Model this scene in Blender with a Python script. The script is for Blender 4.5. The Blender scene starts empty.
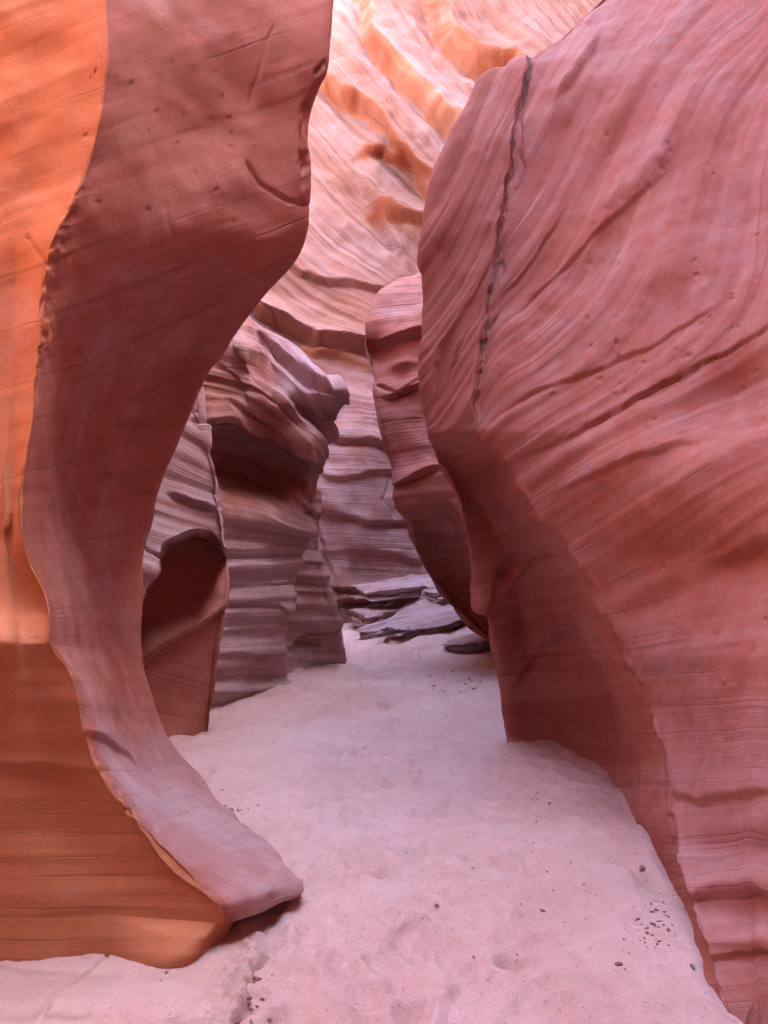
import bpy, math, random
import numpy as np

random.seed(7)
rng = np.random.default_rng(7)
scene = bpy.context.scene
COL = scene.collection

# ------------------------------------------------------------------ camera
FPX = 750.0
CAMZ = 1.6
PITCH = math.atan(28 / FPX)
cd = bpy.data.cameras.new("camera")
cam = bpy.data.objects.new("camera", cd)
COL.objects.link(cam)
cam.location = (0, 0, CAMZ)
cam.rotation_euler = (math.pi / 2 + PITCH, 0, 0)
cd.sensor_fit = 'VERTICAL'
cd.sensor_height = 36
cd.sensor_width = 27
cd.lens = 36 * FPX / 1024
cd.clip_start = 0.02
cd.clip_end = 2000
scene.camera = cam


def W(px, py, d):
    """point seen at a picture position at distance d ahead of the camera"""
    px, py, d = np.asarray(px, float), np.asarray(py, float), np.asarray(d, float)
    x = (px - 384) / FPX
    y = -(py - 512) / FPX
    c, s = math.cos(PITCH), math.sin(PITCH)
    dy = c - y * s
    dz = s + y * c
    k = d / dy
    return np.stack([x * k, d + 0 * x, CAMZ + dz * k], -1)


# ------------------------------------------------------------------ noise
def _hash(ix, iy, iz, seed):
    h = (ix * 374761393 + iy * 668265263 + iz * 2147483647 + seed * 974634777) & 0xFFFFFFFF
    h = ((h ^ (h >> 13)) * 1274126177) & 0xFFFFFFFF
    h = ((h ^ (h >> 15)) * 2246822519) & 0xFFFFFFFF
    h = h ^ (h >> 16)
    return (h & 0xFFFFFF) / float(0xFFFFFF) * 2 - 1


def vnoise(p, seed=0):
    i = np.floor(p).astype(np.int64)
    f = p - i
    f = f * f * f * (f * (f * 6 - 15) + 10)
    r = 0
    for dx in (0, 1):
        wx = f[..., 0] if dx else 1 - f[..., 0]
        for dy in (0, 1):
            wy = f[..., 1] if dy else 1 - f[..., 1]
            for dz in (0, 1):
                wz = f[..., 2] if dz else 1 - f[..., 2]
                r = r + wx * wy * wz * _hash(i[..., 0] + dx, i[..., 1] + dy, i[..., 2] + dz, seed)
    return r


def fbm(p, octv=4, seed=0, gain=0.5):
    a, r = 1.0, 0
    for o in range(octv):
        r = r + a * vnoise(p * (2.03 ** o) + 17.3 * o, seed + o)
        a *= gain
    return r


def smooth(a, b, x):
    t = np.clip((x - a) / (b - a), 0, 1)
    return t * t * (3 - 2 * t)


# ------------------------------------------------------------------ objects
def tag(o, label=None, cat=None, group=None, kind=None):
    for k, v in (("label", label), ("category", cat), ("group", group), ("kind", kind)):
        if v:
            o[k] = v
    return o


def empty(name, loc):
    o = bpy.data.objects.new(name, None)
    COL.objects.link(o)
    o.location = tuple(loc)
    o.empty_display_size = 0.2
    return o


def mesh_obj(name, V, Fq, mat, parent=None, N=None, bed=None, smoothed=True, dust=None):
    me = bpy.data.meshes.new(name)
    V = np.asarray(V, np.float32)
    Fq = np.asarray(Fq, np.int32)
    k = Fq.shape[1]
    me.vertices.add(len(V))
    me.vertices.foreach_set("co", V.ravel())
    me.loops.add(Fq.size)
    me.loops.foreach_set("vertex_index", Fq.ravel())
    me.polygons.add(len(Fq))
    me.polygons.foreach_set("loop_start", np.arange(0, Fq.size, k, dtype=np.int32))
    me.polygons.foreach_set("loop_total", np.full(len(Fq), k, np.int32))
    me.polygons.foreach_set("use_smooth", np.full(len(Fq), smoothed, bool))
    if bed is not None:
        at = me.attributes.new("bed", 'FLOAT', 'POINT')
        at.data.foreach_set("value", np.asarray(bed, np.float32))
    if dust is not None:
        at = me.attributes.new("dust", 'FLOAT', 'POINT')  # dusty pale tone, plus light put into the colour
        at.data.foreach_set("value", np.asarray(dust, np.float32))
    me.update(calc_edges=True)
    me.validate()
    if N is not None:
        me.normals_split_custom_set_from_vertices([tuple(n) for n in N])
    me.materials.append(mat)
    o = bpy.data.objects.new(name, me)
    COL.objects.link(o)
    if parent is not None:
        o.parent = parent
    return o


# ------------------------------------------------------------------ loft
def hermite(C, axis, knots, breaks, counts):
    """interpolate control array C along axis; breaks = control indices with a crease"""
    C = np.moveaxis(C, axis, 0)
    n = C.shape[0]
    dt = np.diff(knots).reshape((-1,) + (1,) * (C.ndim - 1))
    sl = np.diff(C, axis=0) / dt
    mr = np.zeros_like(C)
    ml = np.zeros_like(C)
    mr[0] = sl[0]
    ml[-1] = sl[-1]
    for i in range(1, n - 1):
        a, b = dt[i - 1], dt[i]
        m = (sl[i - 1] * b + sl[i] * a) / (a + b)
        if i in breaks:
            ml[i], mr[i] = sl[i - 1] * .8 + m * .2, sl[i] * .8 + m * .2
        else:
            ml[i] = mr[i] = m
    out, par = [], []
    for i in range(n - 1):
        m = counts[i]
        t = np.arange(m) / m
        if i == n - 2:
            t = np.append(t, 1.0)
        tt = t.reshape((-1,) + (1,) * (C.ndim - 1))
        h00 = 2 * tt ** 3 - 3 * tt ** 2 + 1
        h10 = tt ** 3 - 2 * tt ** 2 + tt
        h01 = -2 * tt ** 3 + 3 * tt ** 2
        h11 = tt ** 3 - tt ** 2
        out.append(h00 * C[i] + h10 * dt[i] * mr[i] + h01 * C[i + 1] + h11 * dt[i] * ml[i + 1])
        par.append(i + t)
    return np.moveaxis(np.concatenate(out, 0), 0, axis), np.concatenate(par)


def segdist(px, py, line):
    """signed distance to a polyline (positive above/left of its direction) and the position along it"""
    best = np.full(px.shape, 1e9)
    sd = np.zeros(px.shape)
    al = np.zeros(px.shape)
    L = 0
    tot = sum(math.hypot(b[0] - a[0], b[1] - a[1]) for a, b in zip(line, line[1:]))
    for (x0, y0), (x1, y1) in zip(line, line[1:]):
        ex, ey = x1 - x0, y1 - y0
        l2 = ex * ex + ey * ey
        t = np.clip(((px - x0) * ex + (py - y0) * ey) / l2, 0, 1)
        dx, dy = px - (x0 + t * ex), py - (y0 + t * ey)
        d = np.hypot(dx, dy)
        sgn = np.where(ex * dy - ey * dx < 0, 1, -1)
        m = d < best
        best = np.where(m, d, best)
        sd = np.where(m, d * sgn, sd)
        al = np.where(m, (L + t * math.sqrt(l2)) / tot, al)
        L += math.sqrt(l2)
    return sd, al


class Rock:
    def __init__(self, rows, ubreaks=(), vbreaks=(), front=(0, 99), res=2.6, cap=True, outside_res=16, dense={}):
        """rows: list of rows of (px,py,d) or ('w',x,y,z,px,py)"""
        R, Cn = len(rows), len(rows[0])
        A = np.zeros((R, Cn, 5))
        for i, r in enumerate(rows):
            assert len(r) == Cn, (i, len(r), Cn)
            for j, c in enumerate(r):
                if c[0] == 'w':
                    A[i, j] = c[1:]
                else:
                    A[i, j, :3] = W(*c)
                    A[i, j, 3:] = c[:2]
        if cap:
            top = A[0]
            cen = top[:, :3].mean(0)
            r1 = top.copy()
            r1[:, :3] = cen + (top[:, :3] - cen) * .6 + np.array([0, 0, .5])
            r1[:, 4] -= 120
            r2 = top.copy()
            r2[:, :3] = cen + (top[:, :3] - cen) * .02 + np.array([0, 0, .8])
            r2[:, 4] -= 200
            A = np.concatenate([r2[None], r1[None], A], 0)
            vbreaks = [v + 2 for v in vbreaks]
            self.voff = 2
        else:
            self.voff = 0
        P = A[..., 3:]

        def counts(axis):
            D = np.linalg.norm(np.diff(P, axis=axis), axis=-1)
            mid = np.minimum(*(np.take(P, range(0, P.shape[axis] - 1), axis), np.take(P, range(1, P.shape[axis]), axis))[:2])
            mx = np.maximum(np.take(P, range(0, P.shape[axis] - 1), axis), np.take(P, range(1, P.shape[axis]), axis))
            vis = (mx[..., 0] > -20) & (mid[..., 0] < 790) & (mx[..., 1] > -30) & (mid[..., 1] < 1050)
            Dv = np.where(vis, D, 0).max(axis=1 - axis)
            Do = D.max(axis=1 - axis)
            return [max(2, int(math.ceil(max(a / res, min(b / outside_res, 14))))) for a, b in zip(Dv, Do)]

        def knots(axis):
            D = np.linalg.norm(np.diff(P, axis=axis), axis=-1).mean(axis=1 - axis)
            return np.concatenate([[0], np.cumsum(np.sqrt(D) + 1e-3)])

        cu, cv = counts(1), counts(0)
        cu = [int(c_ * dense.get(i, 1)) for i, c_ in enumerate(cu)]
        ku, kv = knots(1), knots(0)
        B, self.u = hermite(A, 1, ku, set(ubreaks), cu)
        B, self.v = hermite(B, 0, kv, set(vbreaks), cv)
        self.v = self.v - self.voff
        self.P = B[..., :3].copy()
        self.px, self.py = B[..., 3], B[..., 4]
        self.U, self.Vv = np.meshgrid(self.u, self.v)
        fr = smooth(front[0] - .6, front[0], self.U) * (1 - smooth(front[1], front[1] + .6, self.U))
        self.front = fr
        self.normals()
        # orient outward = towards the camera on the visible part
        m = (fr > .9) & (self.px > 0) & (self.px < 768) & (self.py > 0) & (self.py < 1024)
        toc = np.array([0, 0, CAMZ]) - self.P
        self.sign = 1 if (self.N * toc).sum(-1)[m].mean() > 0 else -1
        self.normals()

    sign = 1

    frozen = False

    def freeze(self):
        """keep the smooth normals: relief is pushed along them"""
        self.normals()
        self.frozen = True

    def normals(self):
        if self.frozen:
            return
        du = np.gradient(self.P, axis=1)
        dv = np.gradient(self.P, axis=0)
        n = np.cross(du, dv) * self.sign
        self.N = n / (np.linalg.norm(n, axis=-1, keepdims=True) + 1e-12)

    def bump(self, px, py, rx, ry, ang, amp, p=2):
        """push the surface towards the camera (amp > 0) in an oval"""
        a = math.radians(ang)
        dx, dy = self.px - px, self.py - py
        e = ((dx * math.cos(a) + dy * math.sin(a)) / rx) ** 2 + ((-dx * math.sin(a) + dy * math.cos(a)) / ry) ** 2
        k = amp * np.exp(-e ** (p / 2)) * self.front
        v = np.array([0, 0, CAMZ]) - self.P
        v /= np.linalg.norm(v, axis=-1, keepdims=True)
        self.P += v * k[..., None]

    def push(self, amt):
        self.P += self.N * (amt * self.front if np.ndim(amt) else amt)[..., None]

    def step(self, line, amp, wa, wb, fade=.3, wob=2.0, seed=3, tw=3.0, mask=None, ws=26):
        """a bedding ledge along a line: the rock above it stands out by amp and fades over wa px; its underside is tw px
        wide and below that the rock is recessed over wb px. Returns the mask of the underside."""
        wv = fbm(np.stack([self.px / ws, self.py / ws, 0 * self.px], -1), 3, seed) * wob
        sd, al = segdist(self.px, self.py, line)
        sd = sd + wv
        env = smooth(0, fade, al) * (1 - smooth(1 - fade, 1, al))
        tr = 1 - 1.7 * smooth(0, tw, -sd)
        pr = np.where(sd > 0, np.exp(-(np.abs(sd) / wa) ** 1.3), np.where(sd > -tw, tr, -.7 * np.exp(-(-sd - tw) / wb)))
        if mask is not None:
            pr = pr * mask
        self.push(amp * env * pr)
        rg = fbm(np.stack([self.px / 7, self.py / 7, 0 * self.px], -1), 3, seed + 40) * tw * .35
        return (sd + rg * .4 < 1) & (sd + rg > -tw * 1.0) & (env > .15) & (self.front > .9)

    def groove(self, line, amp, w, fade=.1, wob=1.5, seed=5, mask=None, gap=0.0):
        wv = fbm(np.stack([self.px / 14, self.py / 14, 0 * self.px], -1), 3, seed) * wob * (1 if seed != 15 else -1)
        sd, al = segdist(self.px, self.py, line)
        sd = sd + wv
        env = smooth(0, fade, al) * (1 - smooth(1 - fade, 1, al))
        if gap:
            env = env * smooth(-gap, .3, vnoise(np.stack([self.px / 16, self.py / 16, 0 * self.px], -1), seed + 1))
        if mask is not None:
            env = env * mask
        self.push(-amp * env * np.exp(-(sd / w) ** 2))
        return (np.abs(sd) < w * 1.1) & (env > .05)

    def beds(self, bed, amps):
        """ridged bedding relief; amps = [(frequency per 100 px, height m, sharpness, seed)]"""
        self.bed = bed / 100.0
        tot = 0
        for f, h, sh, seed in amps:
            q = np.stack([self.px / 260.0, self.bed * f, self.py / 420.0], -1)
            n = vnoise(q, seed)
            n = np.sign(n) * np.abs(n) ** sh
            tot = tot + h * n
        self.push(tot)

    def build(self, name, loc, parts, mat):
        """parts: [(part name, mask over faces or None for the rest, material or None)]"""
        self.frozen = False
        self.normals()
        root = empty(name, loc)
        r, c = self.px.shape
        idx = np.arange(r * c).reshape(r, c)
        Fq = np.stack([idx[:-1, :-1], idx[:-1, 1:], idx[1:, 1:], idx[1:, :-1]], -1)
        if self.sign > 0:
            # cross(du, dv): order so that the face normal agrees
            pass
        else:
            Fq = Fq[..., ::-1]
        V = (self.P - np.array(loc)).reshape(-1, 3)
        N = self.N.reshape(-1, 3)
        bed = self.bed.reshape(-1)
        dust = getattr(self, 'dust', np.zeros(self.px.shape)).reshape(-1)  # dusty pale tone, plus light put into the colour
        done = np.zeros(Fq.shape[:2], bool)
        for pname, mask, m, lab in parts:
            mk = ~done if mask is None else (mask[:-1, :-1] & ~done)
            done |= mk
            f = Fq[mk]
            if not len(f):
                print("EMPTY PART", name, pname)
                continue
            used, inv = np.unique(f.ravel(), return_inverse=True)
            o = mesh_obj(pname, V[used], inv.reshape(f.shape), m or mat, root, N[used], bed[used], dust=dust[used])
            if lab:
                o["label"] = lab
        return root


# ------------------------------------------------------------------ materials
def nt(name):
    m = bpy.data.materials.new(name)
    m.use_nodes = True
    t = m.node_tree
    t.nodes.clear()
    return m, t


def add(t, typ, **kw):
    n = t.nodes.new(typ)
    for k, v in kw.items():
        if k == 'inp':
            for kk, vv in v.items():
                n.inputs[kk].default_value = vv
        else:
            setattr(n, k, v)
    return n


def ramp(t, stops, interp='LINEAR'):
    n = t.nodes.new('ShaderNodeValToRGB')
    cr = n.color_ramp
    cr.interpolation = interp
    while len(cr.elements) > 1:
        cr.elements.remove(cr.elements[-1])
    for i, (p, c) in enumerate(stops):
        e = cr.elements[0] if i == 0 else cr.elements.new(p)
        e.position = p
        e.color = (c[0], c[1], c[2], 1) if not np.isscalar(c) else (c, c, c, 1)
    return n


def math_n(t, op, a, b=None, c=None):
    n = t.nodes.new('ShaderNodeMath')
    n.operation = op
    for i, v in enumerate((a, b, c)):
        if v is None:
            continue
        if isinstance(v, (int, float)):
            n.inputs[i].default_value = v
        else:
            t.links.new(v, n.inputs[i])
    return n.outputs[0]


def mixc(t, fac, a, b, mode='MIX'):
    n = t.nodes.new('ShaderNodeMix')
    n.data_type = 'RGBA'
    n.blend_type = mode
    for i, v in ((0, fac), (6, a), (7, b)):
        if isinstance(v, (int, float)):
            n.inputs[i].default_value = v
        elif isinstance(v, tuple):
            n.inputs[i].default_value = (*v, 1)
        else:
            t.links.new(v, n.inputs[i])
    return n.outputs[2]


def sandstone(name, base, dark, light, band=1.0, fine=14.0, coarse=2.2, bump=0.5, lam=1.0, scale=1.0, pits=0.5, patch=None, blotch=.7, rough=1.0, dust_and_light_var=1.0, tone=.95, lines=.5):
    """red sandstone: laminae that follow the bedding of the rock, blotches, grain and small pits"""
    if tone != 1:
        base, dark, light = ([c * tone for c in q] for q in (base, dark, light))
    m, t = nt(name)
    L = t.links.new
    geo = add(t, 'ShaderNodeNewGeometry')
    at = add(t, 'ShaderNodeAttribute', attribute_name='bed')
    bedv = at.outputs['Fac']
    pos = geo.outputs['Position']
    sep = add(t, 'ShaderNodeSeparateXYZ')
    L(pos, sep.inputs[0])
    hor = math_n(t, 'ADD', sep.outputs[0], sep.outputs[1])
    # wobble of the bedding
    wn = add(t, 'ShaderNodeTexNoise', inp={'Scale': 1.3 * scale, 'Detail': 3.0})
    L(pos, wn.inputs['Vector'])
    wob = math_n(t, 'MULTIPLY', math_n(t, 'SUBTRACT', wn.outputs['Fac'], .5), .07)
    b2 = math_n(t, 'ADD', bedv, wob)

    def lamina(freq, along, detail, rough=.6):
        v = add(t, 'ShaderNodeCombineXYZ')
        L(math_n(t, 'MULTIPLY', b2, freq), v.inputs[0])
        L(math_n(t, 'MULTIPLY', hor, along), v.inputs[1])
        L(math_n(t, 'MULTIPLY', sep.outputs[2], along), v.inputs[2])
        n = add(t, 'ShaderNodeTexNoise', inp={'Scale': 1.0, 'Detail': detail, 'Roughness': rough})
        L(v.outputs[0], n.inputs['Vector'])
        return n.outputs['Fac']

    lc = lamina(coarse, .25 * scale, 3.0)
    lf = lamina(fine, .28 * scale, 5.0, .74)
    ll = lamina(coarse * 2.4, .10 * scale, 2.0, .5)
    blot = add(t, 'ShaderNodeTexNoise', inp={'Scale': 1.6 * scale, 'Detail': 6.0, 'Roughness': .62})
    L(pos, blot.inputs['Vector'])
    grain = add(t, 'ShaderNodeTexNoise', inp={'Scale': 110.0 * scale, 'Detail': 4.0, 'Roughness': .75})
    L(pos, grain.inputs['Vector'])
    med = add(t, 'ShaderNodeTexNoise', inp={'Scale': 9.0 * scale, 'Detail': 5.0, 'Roughness': .65})
    L(pos, med.inputs['Vector'])

    fac = math_n(t, 'MULTIPLY', math_n(t, 'SUBTRACT', lc, .5), 1.5 * band)
    fac = math_n(t, 'MULTIPLY_ADD', math_n(t, 'SUBTRACT', lf, .5), 1.2 * band, fac)
    fac = math_n(t, 'MULTIPLY_ADD', math_n(t, 'SUBTRACT', blot.outputs['Fac'], .5), blotch, fac)
    fac = math_n(t, 'MULTIPLY_ADD', math_n(t, 'SUBTRACT', med.outputs['Fac'], .5), .35, fac)
    fac = math_n(t, 'ADD', fac, .5)
    cr = ramp(t, [(0.12, dark), (.5, base), (.88, light)])
    L(fac, cr.inputs[0])
    col = cr.outputs[0]
    gr = ramp(t, [(.3, .84), (.7, 1.12)])
    L(grain.outputs['Fac'], gr.inputs[0])
    col = mixc(t, 1.0, col, gr.outputs[0], 'MULTIPLY')
    ld = math_n(t, 'ABSOLUTE', math_n(t, 'SUBTRACT', ll, .5))
    lr = ramp(t, [(.0, 1.0), (.006, .8), (.02, 0.0)])
    L(ld, lr.inputs[0])
    pres = ramp(t, [(.42, 0.0), (.6, 1.0)])
    L(blot.outputs['Fac'], pres.inputs[0])
    lin = math_n(t, 'MULTIPLY', lr.outputs[0], pres.outputs[0])
    lin = math_n(t, 'MULTIPLY', lin, lines)
    col = mixc(t, lin, col, tuple(c_ * .62 for c_ in dark))
    da = add(t, 'ShaderNodeAttribute', attribute_name='dust')  # dusty pale tone, plus light put into the colour of exposed faces
    dn = math_n(t, 'MULTIPLY_ADD', math_n(t, 'SUBTRACT', blot.outputs['Fac'], .5), 1.2 * dust_and_light_var, da.outputs['Fac'])
    dn = math_n(t, 'MULTIPLY_ADD', math_n(t, 'SUBTRACT', med.outputs['Fac'], .5), .6 * dust_and_light_var, dn)
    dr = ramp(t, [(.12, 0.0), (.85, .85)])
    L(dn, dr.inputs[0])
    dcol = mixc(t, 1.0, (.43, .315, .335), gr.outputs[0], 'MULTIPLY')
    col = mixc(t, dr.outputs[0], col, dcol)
    if patch:
        pn = add(t, 'ShaderNodeTexNoise', inp={'Scale': patch[1], 'Detail': 5.0, 'Roughness': .6})
        L(pos, pn.inputs['Vector'])
        pr = ramp(t, [(patch[2], 0.0), (patch[2] + .05, patch[3])])
        L(pn.outputs['Fac'], pr.inputs[0])
        col = mixc(t, pr.outputs[0], col, patch[0])
    # relief
    pv = add(t, 'ShaderNodeTexVoronoi', inp={'Scale': 7.0 * scale, 'Randomness': 1.0})
    wv = add(t, 'ShaderNodeMix', data_type='VECTOR', inp={0: .04})
    L(pos, wv.inputs[4])
    L(med.outputs['Color'], wv.inputs[5])
    L(wv.outputs[1], pv.inputs['Vector'])
    pm = ramp(t, [(.05, 0.0), (.16, 1.0)])
    L(pv.outputs['Distance'], pm.inputs[0])
    sel = ramp(t, [(.62, 1.0), (.70, 0.0)])
    L(pv.outputs['Color'], sel.inputs[0])
    pit = math_n(t, 'MAXIMUM', pm.outputs[0], sel.outputs[0])
    h = math_n(t, 'MULTIPLY', lf, .9 * lam)
    h = math_n(t, 'MULTIPLY_ADD', lc, 1.4 * lam, h)
    h = math_n(t, 'MULTIPLY_ADD', med.outputs['Fac'], .5 * rough, h)
    h = math_n(t, 'MULTIPLY_ADD', grain.outputs['Fac'], .12 * rough, h)
    h = math_n(t, 'MULTIPLY_ADD', pit, pits * .35, h)
    h = math_n(t, 'MULTIPLY_ADD', lin, -.5, h)
    bp = add(t, 'ShaderNodeBump', inp={'Strength': bump, 'Distance': .035 / scale})
    L(h, bp.inputs['Height'])
    bs = add(t, 'ShaderNodeBsdfPrincipled', inp={'Roughness': .92, 'Specular IOR Level': .18})
    L(col, bs.inputs['Base Color'])
    L(bp.outputs[0], bs.inputs['Normal'])
    o = add(t, 'ShaderNodeOutputMaterial')
    L(bs.outputs[0], o.inputs[0])
    return m


BASE = (.375, .132, .100)
DARK = (.27, .080, .055)
LIGHT = (.47, .210, .172)
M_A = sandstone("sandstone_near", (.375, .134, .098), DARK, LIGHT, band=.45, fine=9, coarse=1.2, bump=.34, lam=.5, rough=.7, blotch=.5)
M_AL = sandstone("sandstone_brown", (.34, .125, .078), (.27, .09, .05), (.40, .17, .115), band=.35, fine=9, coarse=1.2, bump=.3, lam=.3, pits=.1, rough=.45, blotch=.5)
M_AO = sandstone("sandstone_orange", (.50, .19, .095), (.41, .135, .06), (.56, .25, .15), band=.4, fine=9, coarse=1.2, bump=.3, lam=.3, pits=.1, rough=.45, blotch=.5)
M_F = sandstone("sandstone_striped", (.370, .124, .093), DARK, (.47, .24, .21), band=.5, fine=11, coarse=1.6, bump=.32, lam=.5, rough=.5, blotch=.4, dust_and_light_var=.45, pits=.3)
M_C = sandstone("sandstone_fluted", (.34, .140, .108), (.22, .075, .055), (.46, .25, .215), band=.8, fine=16, coarse=4.0, bump=.5, lam=1.4, scale=.7, rough=.6, blotch=.4)
M_B = sandstone("sandstone_fin", (.34, .128, .096), (.24, .08, .055), (.44, .23, .195), band=.9, fine=12, coarse=3.0, bump=.4, lam=1.0, scale=.8, rough=.6, blotch=.4)
M_D = sandstone("sandstone_far", (.335, .140, .098), (.245, .08, .045), (.40, .205, .165), band=1.0, fine=16, coarse=2.6, bump=.6, lam=1.4, scale=.35,
                patch=((.40, .15, .085), .45, .60, .3), blotch=.6)
M_DL = sandstone("sandstone_far_low", (.36, .150, .118), (.26, .09, .062), (.44, .235, .205), band=.8, fine=14, coarse=2.6, bump=.6, lam=1.3, scale=.4, blotch=.6)
M_D_GLOW = sandstone("sandstone_ledge_glow", (.38, .118, .058), (.30, .08, .035), (.44, .175, .10), band=1.3, blotch=1.3, fine=12, coarse=2.6, bump=.5, lam=.8, scale=.35)  # orange bounced light put into the rock colour
M_E = sandstone("sandstone_block", BASE, DARK, LIGHT, band=.8, fine=10, coarse=2.2, bump=.5, lam=1.1, scale=.6, rough=.6, blotch=.4)
M_HO = sandstone("hollow_rock", BASE, DARK, LIGHT, band=.25, fine=8, coarse=2, bump=.3, lam=.4, scale=.7, rough=.6, blotch=.5)
M_CR = sandstone("crack_shade", (.16, .065, .05), (.10, .04, .03), (.22, .1, .08), band=.5, bump=.5)  # shade inside the crack put into the colour
M_ROCK = sandstone("unseen_wall_rock", (.46, .21, .14), (.34, .14, .08), (.54, .29, .21), band=.8, fine=8, coarse=1.5, bump=.5, scale=.5)


def sand_mat():
    m, t = nt("sand")
    L = t.links.new
    geo = add(t, 'ShaderNodeNewGeometry')
    pos = geo.outputs['Position']
    big = add(t, 'ShaderNodeTexNoise', inp={'Scale': 1.1, 'Detail': 5.0, 'Roughness': .6})
    med = add(t, 'ShaderNodeTexNoise', inp={'Scale': 11.0, 'Detail': 6.0, 'Roughness': .68})
    gr = add(t, 'ShaderNodeTexNoise', inp={'Scale': 150.0, 'Detail': 4.0, 'Roughness': .75})
    for n in (big, med, gr):
        L(pos, n.inputs['Vector'])
    f = math_n(t, 'MULTIPLY_ADD', math_n(t, 'SUBTRACT', big.outputs['Fac'], .5), 1.2, .5)
    f = math_n(t, 'MULTIPLY_ADD', math_n(t, 'SUBTRACT', med.outputs['Fac'], .5), .7, f)
    cr = ramp(t, [(.15, (.46, .275, .235)), (.5, (.545, .345, .312)), (.85, (.61, .405, .38))])
    L(f, cr.inputs[0])
    g2 = ramp(t, [(.25, .70), (.5, 1.0), (.75, 1.2)])
    L(gr.outputs['Fac'], g2.inputs[0])
    col = mixc(t, 1.0, cr.outputs[0], g2.outputs[0], 'MULTIPLY')
    sp = add(t, 'ShaderNodeTexNoise', inp={'Scale': 48.0, 'Detail': 2.0, 'Roughness': .5})
    L(pos, sp.inputs['Vector'])
    s2 = ramp(t, [(.66, 1.0), (.74, .62)])
    L(sp.outputs['Fac'], s2.inputs[0])
    col = mixc(t, 1.0, col, s2.outputs[0], 'MULTIPLY')
    h = math_n(t, 'MULTIPLY', med.outputs['Fac'], .7)
    h = math_n(t, 'MULTIPLY_ADD', gr.outputs['Fac'], .12, h)
    h = math_n(t, 'MULTIPLY_ADD', sp.outputs['Fac'], .22, h)
    bp = add(t, 'ShaderNodeBump', inp={'Strength': .55, 'Distance': .03})
    L(h, bp.inputs['Height'])
    bs = add(t, 'ShaderNodeBsdfPrincipled', inp={'Roughness': .95, 'Specular IOR Level': .1})
    L(col, bs.inputs['Base Color'])
    L(bp.outputs[0], bs.inputs['Normal'])
    o = add(t, 'ShaderNodeOutputMaterial')
    L(bs.outputs[0], o.inputs[0])
    return m


M_SAND = sand_mat()


# ------------------------------------------------------------------ sand floor
def sand_base(x, y):
    z = 0.0 * x
    # bank of sand against the right buttress
    z = z + .10 * np.exp(-((x - 1.15) / .45) ** 2 - ((y - 4.6) / 1.1) ** 2)
    # rise towards the far end and the ledges
    z = z + .25 * smooth(10.5, 14.5, y) + .60 * smooth(-.6, .9, x) * smooth(9.6, 13.2, y)
    z = z + .07 * np.exp(-((x + .85) / .55) ** 2 - ((y - 2.95) / .3) ** 2) * .45
    # small drift against the left fin
    z = z + .05 * np.exp(-((x + 1.25) / .5) ** 2 - ((y - 5.3) / .6) ** 2)
    return z


def sand_height(x, y):
    p = np.stack([x, y, 0 * x], -1)
    z = sand_base(x, y)
    z = z + .028 * fbm(p * 1.1, 3, 40) + .012 * fbm(p * 4.5, 3, 50)
    # trampled: overlapping shallow prints
    n = vnoise(p * np.array([6.5, 5.0, 1]), 61)
    z = z - .018 * smooth(.1, .45, n)
    n2 = vnoise(p * np.array([13.0, 10.0, 1]) + 9, 62)
    z = z + .008 * n2 + .006 * vnoise(p * 26.0, 63)
    return z


def graded(lo, hi, a, b, fine, far):
    xs = list(np.arange(a, b, fine))
    s, x = fine, b
    while x < hi:
        xs.append(x)
        s *= far
        x += s
    xs.append(hi)
    s, x = fine, a
    while x > lo:
        s *= far
        x -= s
        xs.insert(0, max(x, lo))
    return np.array(xs)


gx = graded(-90, 90, -1.9, 1.9, .016, 1.25)
ys = [-90., -40., -20., -10., -5., -2., 0., 1., 1.6]
y = 2.0
while y < 15:
    ys.append(y)
    y += .006 * y * (.9 if y < 5 else 1.0)
while y < 120:
    ys.append(y)
    y *= 1.12
gy = np.array(ys)
GX, GY = np.meshgrid(gx, gy)
GZ = sand_height(GX, GY)
# footprints: a heel and a sole, with a little rim of pushed-up sand
foot = []
for i in range(120):
    fy = 2.2 + 9.5 * random.random() ** 1.3
    fx = random.gauss(.02 + .03 * fy - .1, .42)
    foot.append((fx, fy, random.gauss(0, .35), random.uniform(.014, .028)))
for fx, fy, a, dp in foot:
    i0, i1 = np.searchsorted(gy, [fy - .32, fy + .32])
    j0, j1 = np.searchsorted(gx, [fx - .32, fx + .32])
    if i1 <= i0 or j1 <= j0:
        continue
    X, Y = GX[i0:i1, j0:j1] - fx, GY[i0:i1, j0:j1] - fy
    ca, sa = math.cos(a), math.sin(a)
    U, Vv = X * ca + Y * sa, -X * sa + Y * ca
    e = np.minimum(((U / .052) ** 2 + ((Vv - .05) / .095) ** 2), ((U / .042) ** 2 + ((Vv + .095) / .055) ** 2))
    GZ[i0:i1, j0:j1] += -dp * np.exp(-e ** 1.5) + .35 * dp * np.exp(-((np.sqrt(e) - 1.5) / .35) ** 2)
r, c = GX.shape
idx = np.arange(r * c).reshape(r, c)
Fq = np.stack([idx[:-1, :-1], idx[:-1, 1:], idx[1:, 1:], idx[1:, :-1]], -1).reshape(-1, 4)
sand = mesh_obj("sand_floor", np.stack([GX, GY, GZ], -1).reshape(-1, 3), Fq, M_SAND)
tag(sand, kind="structure")


def ground_z(x, yy):
    j = min(max(np.searchsorted(gx, x), 0), len(gx) - 1)
    i = min(max(np.searchsorted(gy, yy), 0), len(gy) - 1)
    return float(GZ[i, j])


def lerp(a, b, t):
    return tuple(x + (y - x) * t for x, y in zip(a, b))


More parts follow.
